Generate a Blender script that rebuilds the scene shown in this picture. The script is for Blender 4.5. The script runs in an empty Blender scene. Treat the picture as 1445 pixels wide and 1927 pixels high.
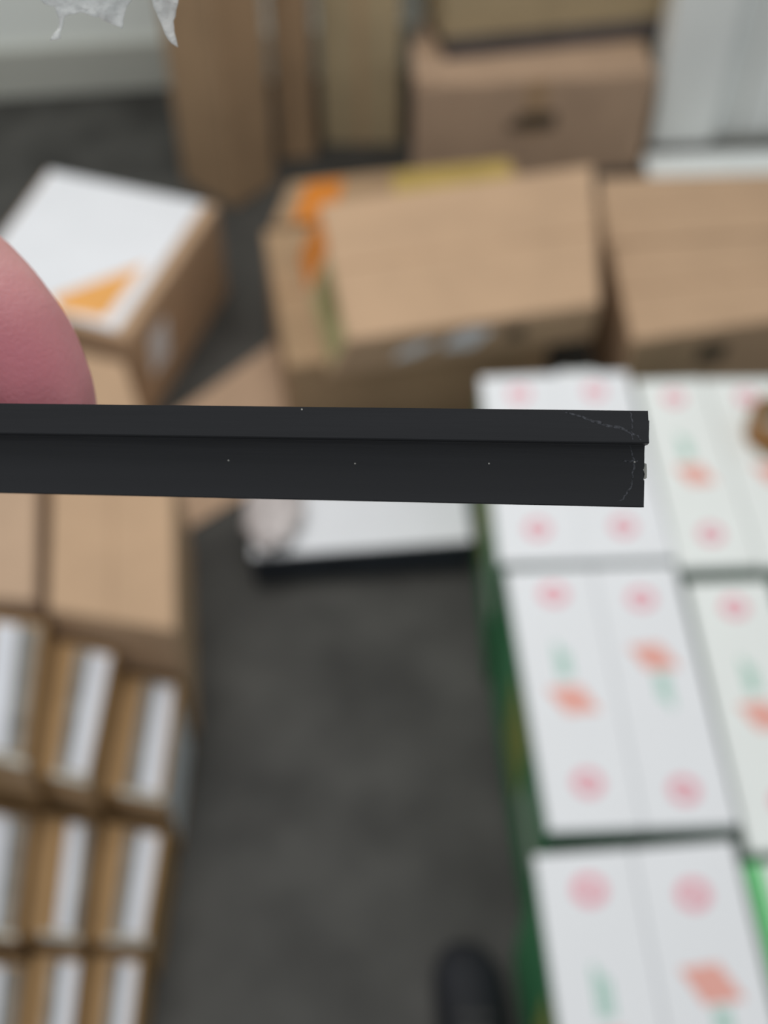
import bpy, bmesh, math, random
from mathutils import Vector, Matrix, noise

random.seed(7)
sc = bpy.context.scene
C = sc.collection

# ------------------------------------------------------------------ camera
CAM_H, PITCH, FPX = 1.5, math.radians(47.1), 2100.0      # FPX: focal length in pixels of a 1445 x 1927 frame
cd = bpy.data.cameras.new('camera'); cam = bpy.data.objects.new('camera', cd); C.objects.link(cam)
cam.location = (0, 0, CAM_H); cam.rotation_euler = (math.pi/2 - PITCH, 0, 0)
cd.sensor_fit = 'VERTICAL'; cd.sensor_height = 36.0; cd.lens = 36.0*FPX/1927.0
cd.clip_start = 0.01; cd.clip_end = 60
cd.dof.use_dof = True; cd.dof.focus_distance = 0.144; cd.dof.aperture_fstop = 11.2; cd.dof.aperture_blades = 0
sc.camera = cam

# ------------------------------------------------------------------ light
w = bpy.data.worlds.new('world'); sc.world = w; w.use_nodes = True
bg = w.node_tree.nodes['Background']; bg.inputs[0].default_value = (0.93, 0.97, 1.0, 1); bg.inputs[1].default_value = 0.55
def area(name, loc, size, energy, col, rot=(0, 0, 0)):
    l = bpy.data.lights.new(name, 'AREA'); l.shape = 'RECTANGLE'; l.size, l.size_y = size; l.energy = energy; l.color = col
    o = bpy.data.objects.new(name, l); o.location = loc; o.rotation_euler = rot; C.objects.link(o)
area('ceiling_light_near', (-0.2, 0.8, 3.1), (1.2, 1.2), 11, (1.0, 0.985, 0.96))
area('ceiling_light_far', (-0.45, 1.75, 2.6), (1.6, 0.7), 30, (1.0, 0.985, 0.96))
vs = sc.view_settings
vs.view_transform = 'Standard'; vs.look = 'None'; vs.exposure = -0.12; vs.gamma = 1.0; vs.use_curve_mapping = False

# ------------------------------------------------------------------ materials
def mat(name, col, rough=0.8, var=0.12, scale=9.0, bump=0.0, bscale=60.0, spec=0.3, col2=None, sss=0.0, alpha=1.0, stretch=None, trans=0.0):
    m = bpy.data.materials.new(name); m.use_nodes = True
    nt = m.node_tree; b = nt.nodes['Principled BSDF']
    tc = nt.nodes.new('ShaderNodeTexCoord'); n = nt.nodes.new('ShaderNodeTexNoise')
    n.inputs['Scale'].default_value = scale; n.inputs['Detail'].default_value = 5
    src = tc.outputs['Object']
    if stretch:
        mp = nt.nodes.new('ShaderNodeMapping'); mp.inputs['Scale'].default_value = stretch
        nt.links.new(src, mp.inputs[0]); src = mp.outputs[0]
    nt.links.new(src, n.inputs['Vector'])
    r = nt.nodes.new('ShaderNodeValToRGB')
    lo = col2 if col2 else tuple(c*(1-var) for c in col); hi = col if col2 else tuple(min(1, c*(1+var)) for c in col)
    r.color_ramp.elements[0].color = (*lo, 1); r.color_ramp.elements[1].color = (*hi, 1)
    r.color_ramp.elements[0].position = 0.35; r.color_ramp.elements[1].position = 0.65
    nt.links.new(n.outputs['Fac'], r.inputs[0]); nt.links.new(r.outputs[0], b.inputs['Base Color'])
    b.inputs['Roughness'].default_value = rough; b.inputs['Specular IOR Level'].default_value = spec
    if sss:
        b.inputs['Subsurface Weight'].default_value = sss; b.inputs['Subsurface Radius'].default_value = (1.0, 0.35, 0.25); b.inputs['Subsurface Scale'].default_value = 0.003
    if trans: b.inputs['Transmission Weight'].default_value = trans
    b.inputs['Alpha'].default_value = alpha
    if bump:
        n2 = nt.nodes.new('ShaderNodeTexNoise'); n2.inputs['Scale'].default_value = bscale; n2.inputs['Detail'].default_value = 4
        nt.links.new(src, n2.inputs['Vector'])
        bp = nt.nodes.new('ShaderNodeBump'); bp.inputs['Strength'].default_value = bump; bp.inputs['Distance'].default_value = 0.002
        nt.links.new(n2.outputs['Fac'], bp.inputs['Height']); nt.links.new(bp.outputs[0], b.inputs['Normal'])
    return m
M = {}
M['card'] = mat('cardboard', (0.485, 0.325, 0.205), var=0.05, bump=0.15)
M['card_d'] = mat('cardboard_dull', (0.36, 0.238, 0.138), var=0.10, bump=0.15, scale=6)
M['card_p'] = mat('cardboard_pink', (0.47, 0.325, 0.22), var=0.06, bump=0.15)
M['card_o'] = mat('cardboard_ochre', (0.33, 0.20, 0.09), var=0.10, bump=0.15)
M['card_g'] = mat('cardboard_khaki', (0.40, 0.315, 0.19), var=0.06, bump=0.15)
M['tape'] = mat('packing_tape', (0.43, 0.285, 0.165), rough=0.35, var=0.05)
M['white'] = mat('white_board', (0.80, 0.81, 0.83), rough=0.6, var=0.02, scale=5)
M['white_g'] = mat('white_board_green_tint', (0.82, 0.845, 0.82), rough=0.6, var=0.03, scale=5)
M['sheet'] = mat('white_sheet', (0.78, 0.79, 0.82), rough=0.55, var=0.02)
M['label'] = mat('label_paper', (0.62, 0.635, 0.68), rough=0.5, var=0.04)
M['label_g'] = mat('label_grey_print', (0.17, 0.165, 0.15), rough=0.6, var=0.3, scale=40)
M['orange'] = mat('orange_print', (0.80, 0.39, 0.11), rough=0.6, var=0.06)
M['orange_d'] = mat('deep_orange_print', (0.62, 0.20, 0.02), rough=0.6, var=0.08)
M['yellow'] = mat('yellow_print', (0.44, 0.31, 0.09), rough=0.6, var=0.08)
M['olive'] = mat('olive_print', (0.34, 0.31, 0.15), rough=0.6, var=0.08)
M['olive_d'] = mat('dark_olive_print', (0.17, 0.15, 0.06), rough=0.6, var=0.08)
M['ink'] = mat('dark_ink', (0.10, 0.075, 0.05), rough=0.7, var=0.3, scale=60)
M['green'] = mat('green_box_print', (0.045, 0.20, 0.085), rough=0.5, var=0.15)
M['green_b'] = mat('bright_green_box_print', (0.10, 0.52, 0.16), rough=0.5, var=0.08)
M['side_y'] = mat('side_yellow_print', (0.24, 0.26, 0.06), rough=0.5, var=0.15)
M['side_w'] = mat('side_grey_print', (0.42, 0.42, 0.38), rough=0.5, var=0.1)
M['red'] = mat('red_ring_print', (0.80, 0.36, 0.42), rough=0.55, var=0.06)
M['red_m'] = mat('salmon_emblem_print', (0.80, 0.40, 0.34), rough=0.55, var=0.05)
M['green_t'] = mat('green_text_print', (0.30, 0.56, 0.45), rough=0.55, var=0.1)
M['floor'] = mat('concrete_floor', (0.072, 0.070, 0.064), rough=0.6, col2=(0.034, 0.033, 0.030), scale=5.5, bump=0.15, bscale=25, spec=0.3)
M['wall'] = mat('painted_wall', (0.80, 0.835, 0.79), rough=0.8, var=0.03, scale=1.5)
M['skirt'] = mat('skirting', (0.47, 0.475, 0.425), rough=0.6, var=0.05, scale=2)
M['dark'] = mat('dark_board_and_shadow', (0.085, 0.075, 0.075), rough=0.7, var=0.2)
M['navy'] = mat('dark_navy_side', (0.035, 0.04, 0.05), rough=0.6, var=0.2)
M['plastic_bag'] = mat('crumpled_plastic', (0.52, 0.47, 0.46), rough=0.3, var=0.25, scale=40, bump=0.6, bscale=40)
M['black_p'] = mat('black_plastic', (0.0195, 0.020, 0.0225), rough=0.5, var=0.12, scale=220, stretch=(0.04, 1, 1), bump=0.05, bscale=900, spec=0.35)
M['black_cut'] = mat('cut_plastic', (0.05, 0.05, 0.056), rough=0.5, var=0.5, scale=900)
M['scratch'] = mat('scuffed_plastic', (0.060, 0.062, 0.070), rough=0.7, var=0.7, scale=2200)
M['dust'] = mat('dust', (0.45, 0.44, 0.40), rough=0.9)
M['film'] = mat('torn_film', (0.86, 0.87, 0.86), rough=0.45, var=0.05, scale=160, alpha=0.55, bump=0.9, bscale=260)
M['shoe'] = mat('black_shoe', (0.012, 0.013, 0.017), rough=0.6, var=0.2)
M['sole'] = mat('shoe_sole', (0.06, 0.058, 0.055), rough=0.7, var=0.2)
M['nail'] = mat('nail', (0.72, 0.45, 0.42), rough=0.3, var=0.04, spec=0.5)
M['tape_core'] = mat('tape_roll_brown', (0.30, 0.14, 0.04), rough=0.3, var=0.15)
M['core'] = mat('tape_core_card', (0.45, 0.33, 0.2), rough=0.8)

fb = M['floor'].node_tree.nodes['Principled BSDF']; fb.inputs['Coat Weight'].default_value = 0.0; fb.inputs['Coat Roughness'].default_value = 0.28

# ------------------------------------------------------------------ helpers
def tag(o, label, cat, group=None):
    o['label'] = label; o['category'] = cat
    if group: o['group'] = group
    return o
def empty(name, loc):
    o = bpy.data.objects.new(name, None); o.location = loc; o.empty_display_size = 0.02; C.objects.link(o); return o
def link(name, bm, m, parent=None, smooth=False, loc=None):
    bmesh.ops.recalc_face_normals(bm, faces=bm.faces)
    me = bpy.data.meshes.new(name); bm.to_mesh(me); bm.free()
    if m: me.materials.append(m)
    for p in me.polygons: p.use_smooth = smooth
    o = bpy.data.objects.new(name, me); C.objects.link(o)
    if parent: o.parent = parent
    if loc is not None: o.location = loc
    return o
def hexa(bot, top, bevel=0.0, seg=2):
    bm = bmesh.new()
    v = [bm.verts.new(p) for p in bot] + [bm.verts.new(p) for p in top]
    for f in ((3, 2, 1, 0), (4, 5, 6, 7), (0, 1, 5, 4), (1, 2, 6, 5), (2, 3, 7, 6), (3, 0, 4, 7)): bm.faces.new([v[i] for i in f])
    if bevel: bmesh.ops.bevel(bm, geom=list(bm.edges), offset=bevel, segments=seg, affect='EDGES', profile=0.6)
    return bm
def boxbm(x0, x1, y0, y1, z0, z1, bevel=0.0, seg=2):
    return hexa([(x0, y0, z0), (x1, y0, z0), (x1, y1, z0), (x0, y1, z0)], [(x0, y0, z1), (x1, y0, z1), (x1, y1, z1), (x0, y1, z1)], bevel, seg)
class Box:
    """four top corners FL, FR, BR, BL in world space, base height; stands under an Empty at its base"""
    def __init__(s, name, top, z0, label, cat, group=None):
        s.T = [Vector(p) for p in top]; s.B = [Vector((p[0], p[1], z0)) for p in top]
        c = sum(s.B, Vector())/4; s.o = c
        s.e = tag(empty(name, c), label, cat, group)
    def q(s, face):
        T, B = s.T, s.B
        return {'top': T, 'front': [B[0], B[1], T[1], T[0]], 'left': [B[3], B[0], T[0], T[3]], 'right': [B[1], B[2], T[2], T[1]], 'back': [B[2], B[3], T[3], T[2]]}[face]
    def at(s, face, u, v):
        a, b, c, d = s.q(face)
        return (a*(1-u)+b*u)*(1-v)+(d*(1-u)+c*u)*v
    def nrm(s, face):
        a, b, c, d = s.q(face); return ((b-a).cross(d-a)).normalized()
    def body(s, m, bevel=0.004, name='body', zmax=None):
        top = s.T
        return link(name, hexa([p-s.o for p in s.B], [p-s.o for p in top], bevel), m, s.e)
    def poly(s, name, face, uv, m, th=0.0012, off=0.0, parent=None, label=None):
        n = s.nrm(face); bm = bmesh.new()
        pts = [s.at(face, u, v)-s.o+n*off for u, v in uv]
        lo = [bm.verts.new(p) for p in pts]; hi = [bm.verts.new(p+n*th) for p in pts]
        k = len(pts); bm.faces.new(lo[::-1]); bm.faces.new(hi)
        for i in range(k): bm.faces.new((lo[i], lo[(i+1) % k], hi[(i+1) % k], hi[i]))
        o = link(name, bm, m, s.e)
        if parent: o.parent = parent
        if label: o['label'] = label
        return o
    def rect(s, name, face, u0, u1, v0, v1, m, **k): return s.poly(name, face, [(u0, v0), (u1, v0), (u1, v1), (u0, v1)], m, **k)
def carton(name, top, z0, m, label, axis='u', tape=True, group=None, flaps=True, cat='carton', base_shift=None):
    b = Box(name, top, z0, label, cat, group)
    if base_shift:
        for p, (dx, dy) in zip(b.B, base_shift): p.x += dx; p.y += dy
    b.body(m)
    if flaps:
        g = 0.006
        if axis == 'u':
            b.rect('top_flap', 'top', 0.005, 0.995, 0.008, 0.5-g, m, th=0.003); b.rect('top_flap', 'top', 0.005, 0.995, 0.5+g, 0.992, m, th=0.003)
            if tape: b.rect('tape', 'top', 0.0, 1.0, 0.46, 0.54, M['tape'], th=0.0004, off=0.0031)
        else:
            b.rect('top_flap', 'top', 0.008, 0.5-g, 0.005, 0.995, m, th=0.003); b.rect('top_flap', 'top', 0.5+g, 0.992, 0.005, 0.995, m, th=0.003)
            if tape: b.rect('tape', 'top', 0.46, 0.54, 0.0, 1.0, M['tape'], th=0.0004, off=0.0031)
    return b
def lift(pts, z): return [(p[0], p[1], z) for p in pts]
def struct(o): o['kind'] = 'structure'; return o

# ------------------------------------------------------------------ the room
struct(link('floor', boxbm(-4, 4, -2, 4.2, -0.1, 0), M['floor']))
YAW = math.radians(8.0)
wl = link('wall_back', boxbm(-5, 5, 0, 0.15, 0.0, 3.2), M['wall'], loc=(-1.07, 2.99, 0)); wl.rotation_euler.z = YAW; struct(wl)
bb = link('baseboard_back', boxbm(-5, 5, -0.02, -0.0005, 0.0, 0.135, 0.004), M['skirt'], loc=(-1.07, 2.99, 0)); bb.rotation_euler.z = YAW; struct(bb)

# ------------------------------------------------------------------ tall cartons at the back
b = carton('tall_carton', lift([(-0.368, 2.410), (-0.272, 2.527), (-0.402, 2.658), (-0.508, 2.540)], 1.0), 0, M['card_d'], 'tall narrow brown carton turned corner-on, foremost of the upright cartons')
b.rect('tape', 'left', 0.44, 0.56, 0.0, 1.0, M['tape'], th=0.0006)
b = carton('tall_carton', lift([(-0.268, 2.638), (-0.178, 2.655), (-0.184, 2.825), (-0.285, 2.800)], 0.95), 0, M['card_d'], 'slim brown upright carton squeezed between the other two tall cartons')
b = carton('tall_carton', lift([(-0.158, 2.720), (0.040, 2.716), (0.036, 2.955), (-0.166, 2.965)], 1.05), 0, M['card_g'], 'wide upright brown carton at the wall, rightmost of the tall cartons')
b.rect('tape', 'front', 0.46, 0.54, 0.0, 1.0, M['tape'], th=0.0006)

# carton stack in front of the wall
b = carton('large_carton', lift([(0.070, 2.531), (0.655, 2.599), (0.655, 2.955), (0.093, 2.910)], 0.25), 0, M['card_p'], 'large brown carton with dark print and a centre tape, under the dark board')
b.rect('tape', 'front', 0.47, 0.55, 0.45, 1.0, M['tape'], th=0.0006)
b.rect('printed_mark', 'front', 0.40, 0.60, 0.50, 0.60, M['ink'], th=0.0005, off=0.0007)
b.rect('printed_mark', 'front', 0.44, 0.60, 0.60, 0.68, M['ink'], th=0.0005, off=0.0007)
f = b.poly('side_flap', 'top', [(0.0, 0.02), (0.09, 0.04), (0.02, 0.6), (-0.03, 0.6)], M['card_p'], th=0.004, off=0.006)
b = Box('board', lift([(0.150, 2.668), (0.775, 2.805), (0.735, 2.985), (0.110, 2.850)], 0.298), 0.2545, 'dark grey board lying between two large cartons at the back', 'board'); b.body(M['dark'], 0.003)
b = carton('large_carton', lift([(0.140, 2.676), (0.775, 2.815), (0.735, 2.998), (0.100, 2.860)], 0.80), 0.2985, M['card_g'], 'large khaki carton resting on the dark board, cut by the top edge')

# white cartons at the upper right
b = Box('white_carton', lift([(0.690, 2.668), (0.852, 2.684), (0.848, 2.785), (0.688, 2.770)], 1.0), 0, 'tall white carton beside the large brown cartons', 'carton'); b.body(M['white_g'])
b.rect('base_shadow', 'front', 0.0, 1.0, 0.0, 0.025, M['dark'], th=0.002)  # dark strip painted for the shadow line where the carton meets the floor
b = Box('white_carton', lift([(0.857, 2.725), (1.25, 2.765), (1.22, 3.05), (0.858, 3.02)], 1.1), 0, 'wide white carton with a faint seam at the right edge', 'carton'); b.body(M['white_g'])
b.rect('base_shadow', 'front', 0.0, 1.0, 0.0, 0.02, M['side_w'], th=0.002)  # grey strip puts the shadow line at the carton's foot into the colour
b.rect('seam', 'front', 0.18, 0.20, 0.0, 1.0, M['side_w'], th=0.0006)
b = Box('foam_board', lift([(0.668, 2.43), (1.20, 2.47), (1.19, 2.672), (0.668, 2.635)], 0.02), 0.0, 'pale foam board flat on the floor before the white cartons', 'board'); b.body(M['white_g'], 0.002)

# ------------------------------------------------------------------ middle cartons
b = carton('carton', lift([(-0.228, 1.957), (0.308, 2.068), (0.278, 2.222), (-0.200, 2.122)], 0.24), 0, M['card_d'], 'dull carton with orange and yellow print behind the squashed carton', tape=False)
b.rect('orange_print', 'top', 0.08, 0.24, 0.02, 0.92, M['orange_d'], th=0.0006, off=0.0036)
b.rect('yellow_print', 'top', 0.46, 0.97, 0.05, 0.95, M['yellow'], th=0.0006, off=0.0036)
b = carton('carton', lift([(-0.170, 1.520), (0.300, 1.605), (0.232, 2.020), (-0.243, 1.948)], 0.236), 0.0075, M['card_d'], 'low brown carton carrying the squashed carton, its left strip showing', tape=False)
b = carton('squashed_carton', [(-0.060, 1.472, 0.330), (0.374, 1.574, 0.330), (0.402, 1.951, 0.380), (-0.121, 1.830, 0.370)], 0.2405, M['card'], 'squashed tan carton with orange and olive stickers on its left side', axis='u', tape=False, base_shift=[(-0.035, 0.02), (0, 0.02), (0, 0), (-0.05, 0)])
b.rect('orange_sticker', 'left', 0.03, 0.33, 0.15, 0.98, M['orange_d'], th=0.0008)
st = b.rect('olive_sticker', 'left', 0.40, 0.97, 0.15, 0.95, M['olive'], th=0.0008)
b.rect('dark_print', 'left', 0.45, 0.78, 0.55, 0.92, M['olive_d'], th=0.0005, off=0.0009, parent=st)
b.poly('torn_patch', 'front', [(0.22, 0.25), (0.30, 0.32), (0.37, 0.62), (0.31, 0.72), (0.23, 0.5)], M['sheet'], th=0.0006)
b.poly('torn_patch', 'front', [(0.40, 0.35), (0.52, 0.30), (0.58, 0.8), (0.48, 0.92), (0.41, 0.7)], M['sheet'], th=0.0006)
b.rect('printed_mark', 'front', 0.64, 0.71, 0.4, 0.75, M['ink'], th=0.0006)
b = carton('carton', lift([(0.439, 1.560), (0.748, 1.632), (0.795, 1.902), (0.439, 1.856)], 0.26), 0, M['card'], 'tan carton at the right edge behind the white boxes', tape=False)
b.rect('printed_mark', 'front', 0.42, 0.60, 0.72, 0.88, M['ink'], th=0.0006)
b = carton('carton', lift([(0.432, 1.862), (0.802, 1.908), (0.855, 2.130), (0.452, 2.110)], 0.258), 0, M['card'], 'tan carton at the right edge behind another tan carton', tape=False)

# carton under the white sheet, the flattened cardboard, the white flat box
b = carton('carton', lift([(-0.812, 1.764), (-0.469, 1.621), (-0.349, 2.066), (-0.733, 2.207)], 0.22), 0, M['card'], 'brown carton on the left carrying a white sheet', tape=False)
b.poly('white_sticker', 'right', [(0.14, 0.36), (0.31, 0.34), (0.34, 0.72), (0.17, 0.76)], M['sheet'], th=0.0006)
E_ = b
sh = Box('white_sheet', [E_.at('top', u, v)+Vector((0, 0, 0.006)) for u, v in ((0.02, 0.02), (0.925, 0.02), (0.925, 0.985), (0.02, 0.985))], 0.2235, 'white sheet with orange corner print lying on a carton', 'sheet'); sh.body(M['sheet'], 0.0008)
sh.poly('orange_print', 'top', [(0.525, 0.085), (0.63, 0.02), (0.90, 0.05), (0.915, 0.46)], M['orange'], th=0.0004)
b = Box('cardboard_sheet', lift([(-0.374, 1.328), (-0.125, 1.547), (-0.208, 1.912), (-0.452, 1.612)], 0.007), 0.0005, 'flattened piece of tan cardboard lying on the floor', 'cardboard'); b.body(M['card_p'], 0.001)
b = Box('flat_box', lift([(-0.222, 1.223), (0.150, 1.259), (0.139, 1.470), (-0.236, 1.405)], 0.07), 0, 'flat white-topped dark box on the floor beneath the black strip', 'box'); b.body(M['navy'], 0.003)
b.rect('lid', 'top', 0.0, 1.0, 0.0, 1.0, M['sheet'], th=0.004)
flat = b
# carton in front of the sheet carton
b = carton('carton', lift([(-0.640, 1.318), (-0.372, 1.318), (-0.478, 1.600), (-0.800, 1.712)], 0.18), 0, M['card'], 'tan carton squeezed in before the sheet-covered carton, above the black strip', axis='v', tape=False)
# white plastic heap behind the far row of white boxes
bm = bmesh.new(); bmesh.ops.create_icosphere(bm, subdivisions=4, radius=1)
for v in bm.verts:
    p = v.co.copy(); n = 1+0.12*noise.noise(p*2.0+Vector((5, 1, 2)))+0.06*noise.noise(p*7)
    v.co = Vector((p.x*0.092*n, p.y*0.040*n, max(min(p.z, 0.72), -0.85)*0.150*n))
    if v.co.z < -0.125: v.co.z = -0.125
pb = link('plastic_sack', bm, M['white_g'], smooth=True, loc=(0.352, 1.490, 0.1255)); tag(pb, 'white plastic sack tucked behind the far row of white boxes', 'sack')
# crumpled bag on its left end
bm = bmesh.new(); bmesh.ops.create_icosphere(bm, subdivisions=4, radius=1)
for v in bm.verts:
    p = v.co.copy(); n = 1+0.16*noise.noise(p*2.2)+0.08*noise.noise(p*6)
    v.co = Vector((p.x*0.050*n, p.y*0.088*n, max(p.z, -0.75)*0.020*n))
bag = link('crumpled_bag', bm, M['plastic_bag'], smooth=True, loc=(-0.190, 1.315, 0.0915)); tag(bag, 'crumpled greyish plastic bag on the left end of the flat box', 'bag')

# left block: two big cartons and the pile of labelled cartons
b = carton('carton', lift([(-0.471, 0.963), (-0.287, 0.925), (-0.339, 1.296), (-0.531, 1.296)], 0.26), 0, M['card'], 'tan carton behind the labelled cartons, its clean top in full view', axis='v', tape=False)
b = carton('carton', lift([(-0.673, 0.991), (-0.491, 0.978), (-0.545, 1.248), (-0.730, 1.248)], 0.26), 0, M['card_p'], 'brown carton at the left edge next to the clean-topped carton', axis='v', tape=False)

rows = [
 ('largest labelled carton, back row, at the left edge', 0.25, [(-0.544, 0.748), (-0.452, 0.722), (-0.474, 0.952), (-0.590, 0.968)], 0),
 ('labelled carton in the back row, second from the left', 0.21, [(-0.449, 0.736), (-0.381, 0.720), (-0.380, 0.932), (-0.467, 0.950)], 2),
 ('labelled carton in the back row, nearest the bare floor', 0.16, [(-0.377, 0.739), (-0.290, 0.722), (-0.293, 0.912), (-0.376, 0.928)], 1),
 ('labelled carton in the middle row, at the left edge', 0.16, [(-0.525, 0.551), (-0.446, 0.540), (-0.461, 0.705), (-0.550, 0.719)], 0),
 ('labelled carton in the middle row, second from the left', 0.14, [(-0.442, 0.553), (-0.374, 0.545), (-0.384, 0.706), (-0.458, 0.717)], 3),
 ('labelled carton in the middle row, nearest the bare floor', 0.11, [(-0.370, 0.557), (-0.296, 0.555), (-0.293, 0.706), (-0.379, 0.722)], 1),
 ('labelled carton in the front row, at the left edge', 0.13, [(-0.499, 0.376), (-0.421, 0.376), (-0.436, 0.524), (-0.522, 0.531)], 0),
 ('labelled carton in the front row, second from the left', 0.12, [(-0.417, 0.378), (-0.361, 0.378), (-0.372, 0.535), (-0.432, 0.540)], 2),
 ('labelled carton in the front row, nearest the bare floor', 0.09, [(-0.358, 0.386), (-0.298, 0.386), (-0.303, 0.546), (-0.368, 0.550)], 1)]
LAB = {0: (0.36, 0.68, 0.69, 0.93), 1: (0.60, 0.90, 0.38, 0.59), 2: (0.60, 0.94, 0.36, 0.59), 3: (0.55, 0.82, 0.83, 0.97)}
for lab, z, pts, side in rows:
    b = Box('labelled_carton', lift(pts, z), 0, 'brown '+lab, 'carton', 'labelled cartons piled at lower left'); b.body(M['card_o'], 0.003)
    wl0, wl1, gl0, gl1 = LAB[side]
    b.rect('white_label', 'top', wl0, wl1, 0.06, 0.95, M['label'], th=0.0006)
    b.rect('grey_label', 'top', gl0, gl1, 0.06, 0.95, M['label_g'], th=0.0006)
    b.rect('tape', 'top', 0.30, 1.0, 0.0, 0.045, M['side_w'], th=0.0005)
    b.rect('tape', 'front', 0.30, 1.0, 0.72, 1.0, M['tape'], th=0.0005)
    if z == 0.16 and side == 1: b.rect('white_label', 'right', 0.08, 0.88, 0.12, 0.9, M['label'], th=0.0006)

# ------------------------------------------------------------------ white printed boxes on the right
def disc_uv(cu, cv, w, d, r, n=24, inner=False):
    return [(cu+r*math.cos(2*math.pi*i/n)/w, cv+r*math.sin(2*math.pi*i/n)/d) for i in range(n)]
def white_box(pts, label, flip=False, side='green', marks=True, tint='white'):
    b = Box('white_box', lift(pts, 0.30), 0, label, 'box', 'white boxes with red prints')
    T = b.T
    # green sides
    b2 = hexa([p-b.o for p in b.B], [p-b.o-Vector((0, 0, 0.0035)) for p in T], 0.006, 3); link('body', b2, M[side], b.e)
    # white lid: a shallow cap slightly wider than the body
    c = sum(T, Vector())/4
    uh = (T[1]-T[0]).normalized(); cap = [c+(p-c)*1.003+uh*(p-c).dot(uh)*0.013 for p in T]
    lid = link('lid', hexa([p-b.o-Vector((0, 0, 0.012)) for p in cap], [p-b.o for p in cap], 0.0022, 3), M[tint], b.e)
    W = (T[1]-T[0]).length; Dp = (T[3]-T[0]).length
    def uv(pl): return [(1-u, 1-v) for u, v in pl] if flip else pl
    for cv in (0.15, 0.885):
        ring = b.poly('ring_print', 'top', uv(disc_uv(0.5, cv, W, Dp, 0.0185)), M['red'], th=0.0004)
        dot = [(0.5+du/W, cv+dv/Dp) for du, dv in ((-0.008, -0.005), (0.005, -0.008), (0.009, 0.005), (-0.004, 0.009))]
        b.poly('ring_centre', 'top', uv(dot), M['white'], th=0.0003, off=0.0004, parent=ring)
    ev, tv = (0.395, 0.532) if flip else (0.45, 0.61)
    em = [(0.5+du/W, ev+dv/Dp) for du, dv in ((-0.010, -0.021), (0.031, -0.018), (0.012, 0.021), (-0.030, 0.018))]
    b.poly('emblem', 'top', uv(em), M['red_m'], th=0.0004)
    for k in range(3):
        x = -0.006+0.006*k
        b.poly('text_print', 'top', uv([(0.47+(x-0.002)/W, tv-0.075), (0.47+(x+0.002)/W, tv-0.075), (0.47+(x+0.002)/W, tv+0.065-0.02*k), (0.47+(x-0.002)/W, tv+0.065-0.02*k)]), M['green_t'], th=0.0003)
    b.rect('yellow_side_print', 'left', 0.34, 0.62, 0.30, 0.80, M['side_y'], th=0.0006)
    b.rect('grey_side_print', 'left', 0.66, 0.95, 0.42, 0.58, M['side_w'], th=0.0006)
    return b
W_ = [
 ([(0.163, 1.019), (0.283, 1.023), (0.280, 1.427), (0.160, 1.419)], 'white box with red rings, far row, outermost on the aisle side', False),
 ([(0.285, 1.023), (0.411, 1.028), (0.404, 1.433), (0.282, 1.427)], 'white box with red rings, far row, right behind the black strip end', False),
 ([(0.415, 1.009), (0.528, 1.014), (0.524, 1.416), (0.416, 1.411)], 'white box with red rings, far row, third from the aisle', False),
 ([(0.532, 1.011), (0.655, 1.013), (0.647, 1.416), (0.529, 1.414)], 'white box with red rings, far row, cut by the right edge', False),
 ([(0.192, 0.611), (0.301, 0.615), (0.291, 1.009), (0.171, 1.003)], 'white box with red rings, middle row, on the aisle side', False),
 ([(0.304, 0.615), (0.413, 0.619), (0.408, 1.015), (0.294, 1.009)], 'white box with red rings, middle row, printed the other way round', True),
 ([(0.420, 0.585), (0.532, 0.590), (0.533, 0.986), (0.420, 0.981)], 'white box with red rings, middle row, cut by the right edge', False),
 ([(0.190, 0.190), (0.293, 0.194), (0.283, 0.588), (0.172, 0.580)], 'white box with red rings, near row, on the aisle side', False),
 ([(0.296, 0.194), (0.404, 0.199), (0.401, 0.598), (0.286, 0.588)], 'white box with red rings, near row, beside the bright green edge', True),
 ([(0.418, 0.190), (0.530, 0.194), (0.522, 0.575), (0.409, 0.570)], 'white box with a bright green strip for its lit side, at the right edge', False)]
for i, (p, lab, fl) in enumerate(W_):
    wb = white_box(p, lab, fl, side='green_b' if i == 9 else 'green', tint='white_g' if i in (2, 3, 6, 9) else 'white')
    if i == 9: wb.rect('lit_side_strip', 'top', 0.0, 0.17, 0.0, 1.0, M['green_b'], th=0.0004)  # bright strip painted on the lid for the lit green side in the gap

# brown tape roll on the far boxes, just entering at the right edge
r = empty('tape_roll', (0.612, 1.275, 0.3006)); tag(r, 'roll of brown packing tape lying on a white box at the right edge', 'tape roll')
def ringbm(ri, ro, h, n=32):
    bm = bmesh.new(); L = []
    for rr, z in ((ro, 0), (ro, h), (ri, h), (ri, 0)): L.append([bm.verts.new((rr*math.cos(2*math.pi*i/n), rr*math.sin(2*math.pi*i/n), z)) for i in range(n)])
    for k in range(4):
        for i in range(n): bm.faces.new((L[k][i], L[k][(i+1) % n], L[(k+1) % 4][(i+1) % n], L[(k+1) % 4][i]))
    return bm
link('tape_winding', ringbm(0.0402, 0.048, 0.045), M['tape_core'], r); link('core', ringbm(0.037, 0.040, 0.0455), M['core'], r)

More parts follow.
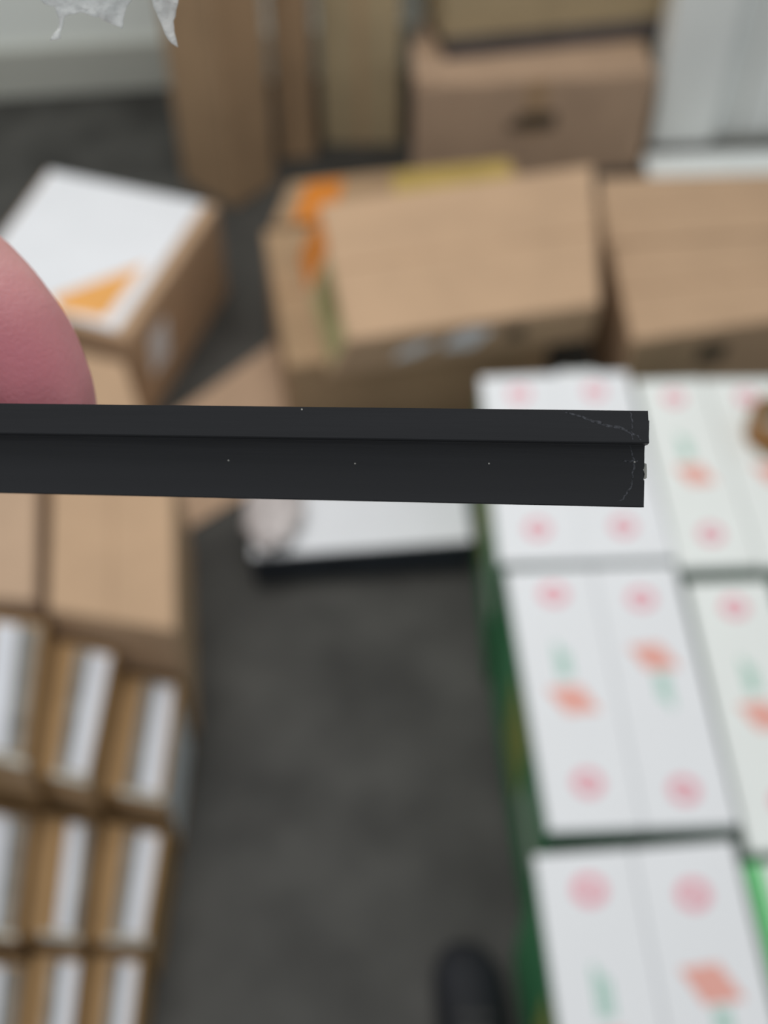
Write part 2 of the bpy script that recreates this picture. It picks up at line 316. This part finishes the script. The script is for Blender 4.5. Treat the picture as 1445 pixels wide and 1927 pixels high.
# ------------------------------------------------------------------ shoe of the photographer
s = empty('shoe', (0.112, 0.445, 0)); tag(s, 'black shoe with its toe at the bottom edge', 'shoe')
def shoe_rings(specs, n=20):
    bm = bmesh.new(); R = []
    for y, hw, z0, z1, cx in specs:
        R.append([bm.verts.new((cx+hw*math.cos(2*math.pi*i/n), y, z0+(z1-z0)*(0.5+0.5*math.sin(2*math.pi*i/n)) )) for i in range(n)])
    for a, c in zip(R, R[1:]):
        for i in range(n): bm.faces.new((a[i], a[(i+1) % n], c[(i+1) % n], c[i]))
    bm.faces.new(R[0]); bm.faces.new(R[-1][::-1]); return bm
link('upper', shoe_rings([(-0.135, 0.022, 0.02, 0.08, 0), (-0.12, 0.034, 0.012, 0.10, 0), (-0.06, 0.038, 0.012, 0.105, 0), (-0.01, 0.040, 0.012, 0.085, 0), (0.05, 0.045, 0.012, 0.065, 0), (0.10, 0.044, 0.012, 0.052, -0.003), (0.13, 0.032, 0.014, 0.042, -0.006), (0.142, 0.016, 0.018, 0.034, -0.008)]), M['shoe'], s, True)
link('sole', shoe_rings([(-0.14, 0.022, 0.0, 0.022, 0), (-0.125, 0.036, 0.0, 0.024, 0), (-0.02, 0.040, 0.0, 0.022, 0), (0.06, 0.049, 0.0, 0.022, 0), (0.11, 0.046, 0.0, 0.022, -0.003), (0.138, 0.033, 0.002, 0.022, -0.006), (0.15, 0.015, 0.006, 0.02, -0.008)]), M['sole'], s, True)
for k in range(4):
    y = -0.03+0.022*k; z = 0.094-0.008*k
    link('lace', boxbm(-0.022, 0.022, y-0.003, y+0.003, z-0.004, z, 0.001), M['sole'], s)

# ------------------------------------------------------------------ held things, close to the viewer
RX = Vector((1, 0, 0)); FW = Vector((0, math.cos(PITCH), -math.sin(PITCH))); UP = Vector((0, math.sin(PITCH), math.cos(PITCH)))
EYE = Vector((0, 0, CAM_H))
def held(x, y, d): return EYE+(RX*x+UP*y+FW*d)*0.001            # millimetres right, up and away from the eye
def hpx(px, py, d): return held((px-722.5)*d/FPX, (963.5-py)*d/FPX, d)

# black plastic strip: stepped section, pulled along its length
P1 = hpx(1219, 773, 140.0); P0 = hpx(0, 759, 151.0)
ex = (P1-P0).normalized(); ez = (-FW-ex*(-FW).dot(ex)).normalized(); ey = ez.cross(ex)     # along, towards viewer, up
strip = empty('plastic_strip', P1); tag(strip, 'black plastic strip with a stepped edge held out by a hand', 'plastic strip')
strip.rotation_euler = Matrix((ex, ey, ez)).transposed().to_euler()
L = 0.185; mm = 0.001
prof = [(0, 0), (0, -3.95), (-0.15, -4.1), (-2.9, -4.1), (-3.0, -4.2), (-3.0, -11.95), (-3.15, -12.1), (-6.0, -12.1), (-6.0, 0)]   # (towards viewer, up)
def strip_part(name, prof, xs, m, jag=0.0):
    bm = bmesh.new(); R = []
    for i, x in enumerate(xs):
        R.append([bm.verts.new((x+(jag*noise.noise(Vector((z*3, y*2.1, 1))) if i == len(xs)-1 else 0)+(0.00028*(-y/4.1) if i == len(xs)-1 and y > -4.15 and z > -2.95 else 0), y*mm, z*mm)) for z, y in prof])
    n = len(prof)
    for a, c in zip(R, R[1:]):
        for i in range(n): bm.faces.new((a[i], a[(i+1) % n], c[(i+1) % n], c[i]))
    bm.faces.new(R[0]); bm.faces.new(R[-1][::-1]); return link(name, bm, m, strip)
def dens(p, step=0.5):
    out = []
    for a, c in zip(p, p[1:]+p[:1]):
        k = max(1, int(math.hypot(c[0]-a[0], c[1]-a[1])/step))
        out += [(a[0]+(c[0]-a[0])*i/k, a[1]+(c[1]-a[1])*i/k) for i in range(k)]
    return out
strip_part('profile', dens(prof), [-L, -L*0.6, -L*0.3, -0.02, -0.004, -0.0008, 0.0], M['black_p'], jag=0.00018)
# the sawn end, a flake of burr and scuffs
def loc_px(px, py, z): # point on the strip face z (mm towards viewer) seen at that place of the photograph
    d = (FW*FPX+RX*(px-722.5)+UP*(963.5-py)).normalized(); o = P1+ez*z*mm
    t = (o-EYE).dot(ez)/d.dot(ez); p = EYE+d*t-P1
    return Vector((p.dot(ex), p.dot(ey), p.dot(ez)))
def ribbon(name, pts, z, wd, m, th=0.02, label=None):
    q = [loc_px(x, y, z) for x, y in pts]; bm = bmesh.new(); rows_ = []
    for i, p in enumerate(q):
        t = (q[min(i+1, len(q)-1)]-q[max(i-1, 0)]).normalized(); n = Vector((-t.y, t.x, 0))
        h = wd*mm*0.5*(0.35+0.65*math.sin(math.pi*(i+0.5)/len(q)))*(0.7+0.6*random.random())
        rows_.append([bm.verts.new(p+n*h), bm.verts.new(p-n*h), bm.verts.new(p-n*h+Vector((0, 0, th*mm))), bm.verts.new(p+n*h+Vector((0, 0, th*mm)))])
    for a, c in zip(rows_, rows_[1:]):
        for i in range(4): bm.faces.new((a[i], a[(i+1) % 4], c[(i+1) % 4], c[i]))
    bm.faces.new(rows_[0]); bm.faces.new(rows_[-1][::-1])
    o = link(name, bm, m, strip)
    if label: o['label'] = label
    return o
def wob(pts, k=4, a=1.2):
    out = []
    for (x0, y0), (x1, y1) in zip(pts, pts[1:]):
        for i in range(k): out.append((x0+(x1-x0)*i/k+random.uniform(-a, a), y0+(y1-y0)*i/k+random.uniform(-a, a)))
    return out+[pts[-1]]
ribbon('scratch', wob([(1064, 777), (1090, 782), (1115, 792), (1136, 799), (1165, 805), (1180, 811), (1198, 819), (1206, 828)]), 0, 0.34, M['scratch'], label='pale diagonal scratch')
ribbon('scratch', wob([(1186, 776), (1189, 795), (1188, 812), (1191, 828)], a=2), 0, 0.2, M['scratch'])
ribbon('scratch', wob([(1186, 838), (1189, 848), (1194, 870), (1191, 890), (1190, 906), (1184, 922), (1172, 938), (1162, 944)], a=1.5), -3.0, 0.24, M['scratch'], label='pale curved scratch')
ribbon('scratch', wob([(1170, 866), (1180, 868), (1200, 867)], a=2), -3.0, 0.25, M['scratch'])
for x, y, z in ((568, 770, 0), (668, 872, -3.0), (920, 872, -3.0), (1194, 869, -3.0), (430, 866, -3.0)):
    ribbon('dust_speck', [(x-1.5, y), (x, y+0.5), (x+1.5, y)], z, 0.22, M['dust'], th=0.05)
# end flake and pale sawn lip
bm = bmesh.new()
fl = [(0.0, -6.4), (0.34, -6.5), (0.40, -7.2), (0.42, -8.3), (0.12, -8.5), (0.0, -8.2)]
hexv = [bm.verts.new((x*mm, y*mm, -3.6*mm)) for x, y in fl]; hexw = [bm.verts.new((x*mm, y*mm, -3.35*mm)) for x, y in fl]
bm.faces.new(hexv[::-1]); bm.faces.new(hexw)
for i in range(6): bm.faces.new((hexv[i], hexv[(i+1) % 6], hexw[(i+1) % 6], hexw[i]))
link('burr', bm, M['side_w'], strip)['label'] = 'pale flake on the sawn end'
bm = boxbm(0.0, 0.10*mm, -11.9*mm, -8.6*mm, -4.2*mm, -3.2*mm, 0.00003); link('sawn_lip', bm, M['black_cut'], strip)
bm = boxbm(0.0, 0.22*mm, -3.7*mm, -1.2*mm, -1.2*mm, -0.1*mm, 0.00005); link('sawn_lip', bm, M['black_cut'], strip)

# hand: tapered chains fused into one skin
def tube_chain(bm, pts, n=18, sub=8):
    # pts: (x, y, d, r); smooth interpolation, spheres strung closely
    P = [Vector((p[0], p[1], p[2])) for p in pts]; Rr = [p[3] for p in pts]
    def cr(a, b, c, d, t): return 0.5*((2*b)+(c-a)*t+(2*a-5*b+4*c-d)*t*t+(3*b-a-3*c+d)*t*t*t)
    for i in range(len(P)-1):
        a, b, c, d = P[max(i-1, 0)], P[i], P[i+1], P[min(i+2, len(P)-1)]
        ra, rb, rc, rd = Rr[max(i-1, 0)], Rr[i], Rr[i+1], Rr[min(i+2, len(P)-1)]
        k = max(2, int((c-b).length/1.6))
        for j in range(k+(i == len(P)-2)):
            t = j/k; p = cr(a, b, c, d, t); r_ = cr(ra, rb, rc, rd, t)
            mt = Matrix.Translation(p)@Matrix.Scale(r_, 4)
            bmesh.ops.create_icosphere(bm, subdivisions=2, radius=1, matrix=mt)
bm = bmesh.new()
index = [(-52.3, 12.3, 167.6, 9.2), (-53.1, 15.5, 168.2, 10.1), (-55.0, 20.0, 168.8, 10.7), (-58.8, 27.0, 169.6, 11.0), (-65.6, 34.6, 171.4, 10.6), (-74, 40.5, 174, 10.0), (-86, 46, 179, 10.2), (-104, 45, 184, 10.6), (-126, 38, 188, 12.0)]
middle = [(-90, 10, 171.5, 8.6), (-87, 20, 180, 9.4), (-92, 30, 190, 9.6), (-108, 32, 196, 10.2), (-134, 22, 195, 12.0)]
ring_ = [(-110, -4, 178, 8.2), (-103, 2, 188, 9.0), (-106, 10, 200, 9.2), (-120, 10, 205, 9.8), (-141, 4, 202, 11.5)]
little = [(-122, -18, 186, 7.2), (-115, -14, 195, 7.8), (-116, -8, 205, 8.0), (-128, -8, 208, 8.6), (-145, -12, 205, 10.5)]
thumb = [(-98, 6, 144.5, 8.8), (-106, 5, 143.0, 10.2), (-120, 2, 143.5, 10.8), (-135, -4, 147, 10.4), (-155, -10, 154, 11.5), (-178, -14, 168, 15)]
palm = [(-126, 38, 188, 12), (-160, 26, 184, 14), (-200, 10, 180, 16)], [(-134, 22, 195, 12), (-165, 14, 188, 14), (-202, 4, 182, 16)], [(-141, 4, 202, 11.5), (-170, 0, 192, 14), (-204, -3, 184, 15)], [(-145, -12, 205, 10.5), (-172, -12, 195, 13), (-206, -9, 186, 14)], [(-178, -14, 168, 15), (-204, -4, 180, 16)], [(-204, 2, 182, 18), (-235, -6, 186, 21), (-290, -20, 196, 26)], [(-204, -6, 184, 17), (-235, -14, 190, 20), (-290, -30, 200, 26)]
for ch in (index, middle, ring_, little, thumb)+palm: tube_chain(bm, ch)
for v in bm.verts: v.co = held(*v.co)-held(-204, 0, 182)
hand = link('hand', bm, None, loc=held(-204, 0, 182), smooth=True); hand.name = 'hand'
tag(hand, 'bare hand at the left edge gripping the black strip with a fingertip showing', 'hand')
rm = hand.modifiers.new('fuse', 'REMESH'); rm.mode = 'VOXEL'; rm.voxel_size = 0.0011; rm.use_smooth_shade = True
sm = hand.modifiers.new('smooth', 'SMOOTH'); sm.factor = 0.5; sm.iterations = 8
dg = bpy.context.evaluated_depsgraph_get(); dg.update()
me = bpy.data.meshes.new_from_object(hand.evaluated_get(dg)); hand.modifiers.clear(); hand.data = me
# creases at the last joint of the index finger
tipw = held(-65.8, 34.6, 171)-hand.location; axis = (held(-59.2, 27, 169)-held(-74, 40.5, 174)).normalized()
for v in me.vertices:
    d = v.co-tipw; s_ = d.dot(axis)
    if d.length < 0.014:
        n = (d-axis*s_); 
        if n.length > 1e-6 and n.normalized().dot(-FW) > 0.1:
            g = 0
            for c0, dep in ((0.0, 0.0007), (-0.0028, 0.0005)):
                g += dep*math.exp(-((s_-c0)/0.0007)**2)
            v.co -= n.normalized()*g*min(1, (n.normalized().dot(-FW)-0.1)*2)
for p in me.polygons: p.use_smooth = True
# skin: pinker towards the pressed fingertip, mottled
m = bpy.data.materials.new('skin'); m.use_nodes = True; nt = m.node_tree; bs = nt.nodes['Principled BSDF']
tc = nt.nodes.new('ShaderNodeTexCoord'); nz = nt.nodes.new('ShaderNodeTexNoise'); nz.inputs['Scale'].default_value = 70; nz.inputs['Detail'].default_value = 4
nt.links.new(tc.outputs['Object'], nz.inputs['Vector'])
rp = nt.nodes.new('ShaderNodeValToRGB'); rp.color_ramp.elements[0].color = (0.55, 0.25, 0.235, 1); rp.color_ramp.elements[1].color = (0.66, 0.36, 0.33, 1)
rp.color_ramp.elements[0].position = 0.35; rp.color_ramp.elements[1].position = 0.68
nt.links.new(nz.outputs['Fac'], rp.inputs[0])
ds = nt.nodes.new('ShaderNodeVectorMath'); ds.operation = 'DISTANCE'; ds.inputs[1].default_value = held(-56, 18, 160)-hand.location
nt.links.new(tc.outputs['Object'], ds.inputs[0])
mr = nt.nodes.new('ShaderNodeMapRange'); mr.inputs['From Min'].default_value = 0.006; mr.inputs['From Max'].default_value = 0.026; mr.inputs['To Min'].default_value = 1; mr.inputs['To Max'].default_value = 0
nt.links.new(ds.outputs['Value'], mr.inputs['Value'])
mx = nt.nodes.new('ShaderNodeMix'); mx.data_type = 'RGBA'; mx.inputs['B'].default_value = (0.58, 0.185, 0.22, 1)
nt.links.new(mr.outputs[0], mx.inputs['Factor']); nt.links.new(rp.outputs[0], mx.inputs['A']); nt.links.new(mx.outputs['Result'], bs.inputs['Base Color'])
bs.inputs['Roughness'].default_value = 0.5; bs.inputs['Subsurface Weight'].default_value = 0.25; bs.inputs['Subsurface Radius'].default_value = (1, 0.3, 0.2); bs.inputs['Subsurface Scale'].default_value = 0.003
wv = nt.nodes.new('ShaderNodeTexNoise'); wv.inputs['Scale'].default_value = 1400; bp = nt.nodes.new('ShaderNodeBump'); bp.inputs['Strength'].default_value = 0.25; bp.inputs['Distance'].default_value = 0.0004
nt.links.new(tc.outputs['Object'], wv.inputs['Vector']); nt.links.new(wv.outputs['Fac'], bp.inputs['Height']); nt.links.new(bp.outputs[0], bs.inputs['Normal'])
me.materials.clear(); me.materials.append(m)
def nail(pos, along, out, wd, ln):
    bm = bmesh.new(); al = along.normalized(); ou = (out-al*out.dot(al)).normalized(); sd = al.cross(ou); G = []
    for i in range(7):
        rowv = []
        for j in range(7):
            a = (j/6-0.5)*1.5; t = i/6-0.5
            wsc = 1-0.25*max(0, t)**2*4
            rowv.append(bm.verts.new(pos+sd*math.sin(a)*wd*wsc*0.62*mm+ou*(math.cos(a)-1)*wd*0.6*mm+al*t*ln*mm+ou*0.2*mm))
        G.append(rowv)
    for i in range(6):
        for j in range(6): bm.faces.new((G[i][j], G[i+1][j], G[i+1][j+1], G[i][j+1]))
    ex_ = bmesh.ops.extrude_face_region(bm, geom=list(bm.faces)); vs_ = [g for g in ex_['geom'] if isinstance(g, bmesh.types.BMVert)]
    for v in vs_: v.co += ou*0.4*mm
    return link('fingernail', bm, M['nail'], hand, True)
def hv(p): return held(*p)-hand.location
nail(hv((-51.5, 16.5, 176.2)), hv((-52.8, 12.5, 167))-hv((-55.6, 20, 168)), FW+RX*0.15, 10.5, 11)
nail(hv((-101.0, 5.5, 134.2)), hv((-98, 6, 144.5))-hv((-106, 5, 143)), -FW+UP*0.1, 11.5, 12)

# torn film hanging into the upper left corner
out = [(58, -300), (40, -210), (48, -120), (62, -10), (84, 6), (103, 14), (111, 36), (108, 54), (93, 76), (104, 75), (113, 70), (116, 50), (122, 30), (150, 23), (185, 33), (208, 45), (231, 54), (233, 34), (240, 12), (258, -12), (272, -16), (284, -6), (292, 20), (304, 44), (316, 74), (324, 82), (334, 87), (329, 62), (326, 40), (333, 8), (345, -30), (352, -140), (338, -230), (318, -262), (300, -330), (262, -318), (240, -372), (215, -340), (170, -392), (140, -350), (96, -376)]
bm = bmesh.new(); D_ = 158.0
dn = []
for (x0, y0), (x1, y1) in zip(out, out[1:]+out[:1]):
    k = max(1, int(math.hypot(x1-x0, y1-y0)/9))
    for i in range(k): dn.append((x0+(x1-x0)*i/k+random.uniform(-1.4, 1.4), y0+(y1-y0)*i/k+random.uniform(-1.4, 1.4)))
vv = [bm.verts.new((x, y, 0)) for x, y in dn]
es = [bm.edges.new((vv[i], vv[(i+1) % len(vv)])) for i in range(len(vv))]
bmesh.ops.triangle_fill(bm, edges=es, use_beauty=True)
for _ in range(3):
    lg = [e for e in bm.edges if e.calc_length() > 12]
    if lg: bmesh.ops.subdivide_edges(bm, edges=lg, cuts=1); bmesh.ops.triangulate(bm, faces=bm.faces)
forg = hpx(200, -420, D_)
for v in bm.verts:
    x, y, _z = v.co
    dz = 2.0*noise.noise(Vector((x/45, y/70, 3)))+0.5*noise.noise(Vector((x/16, y/30, 8)))
    v.co = hpx(x, y, D_+dz)-forg
film = link('torn_film', bm, M['film'], smooth=True, loc=forg); so = film.modifiers.new('thickness', 'SOLIDIFY'); so.thickness = 0.00012
tag(film, 'torn translucent white film hanging in the upper left corner', 'film')
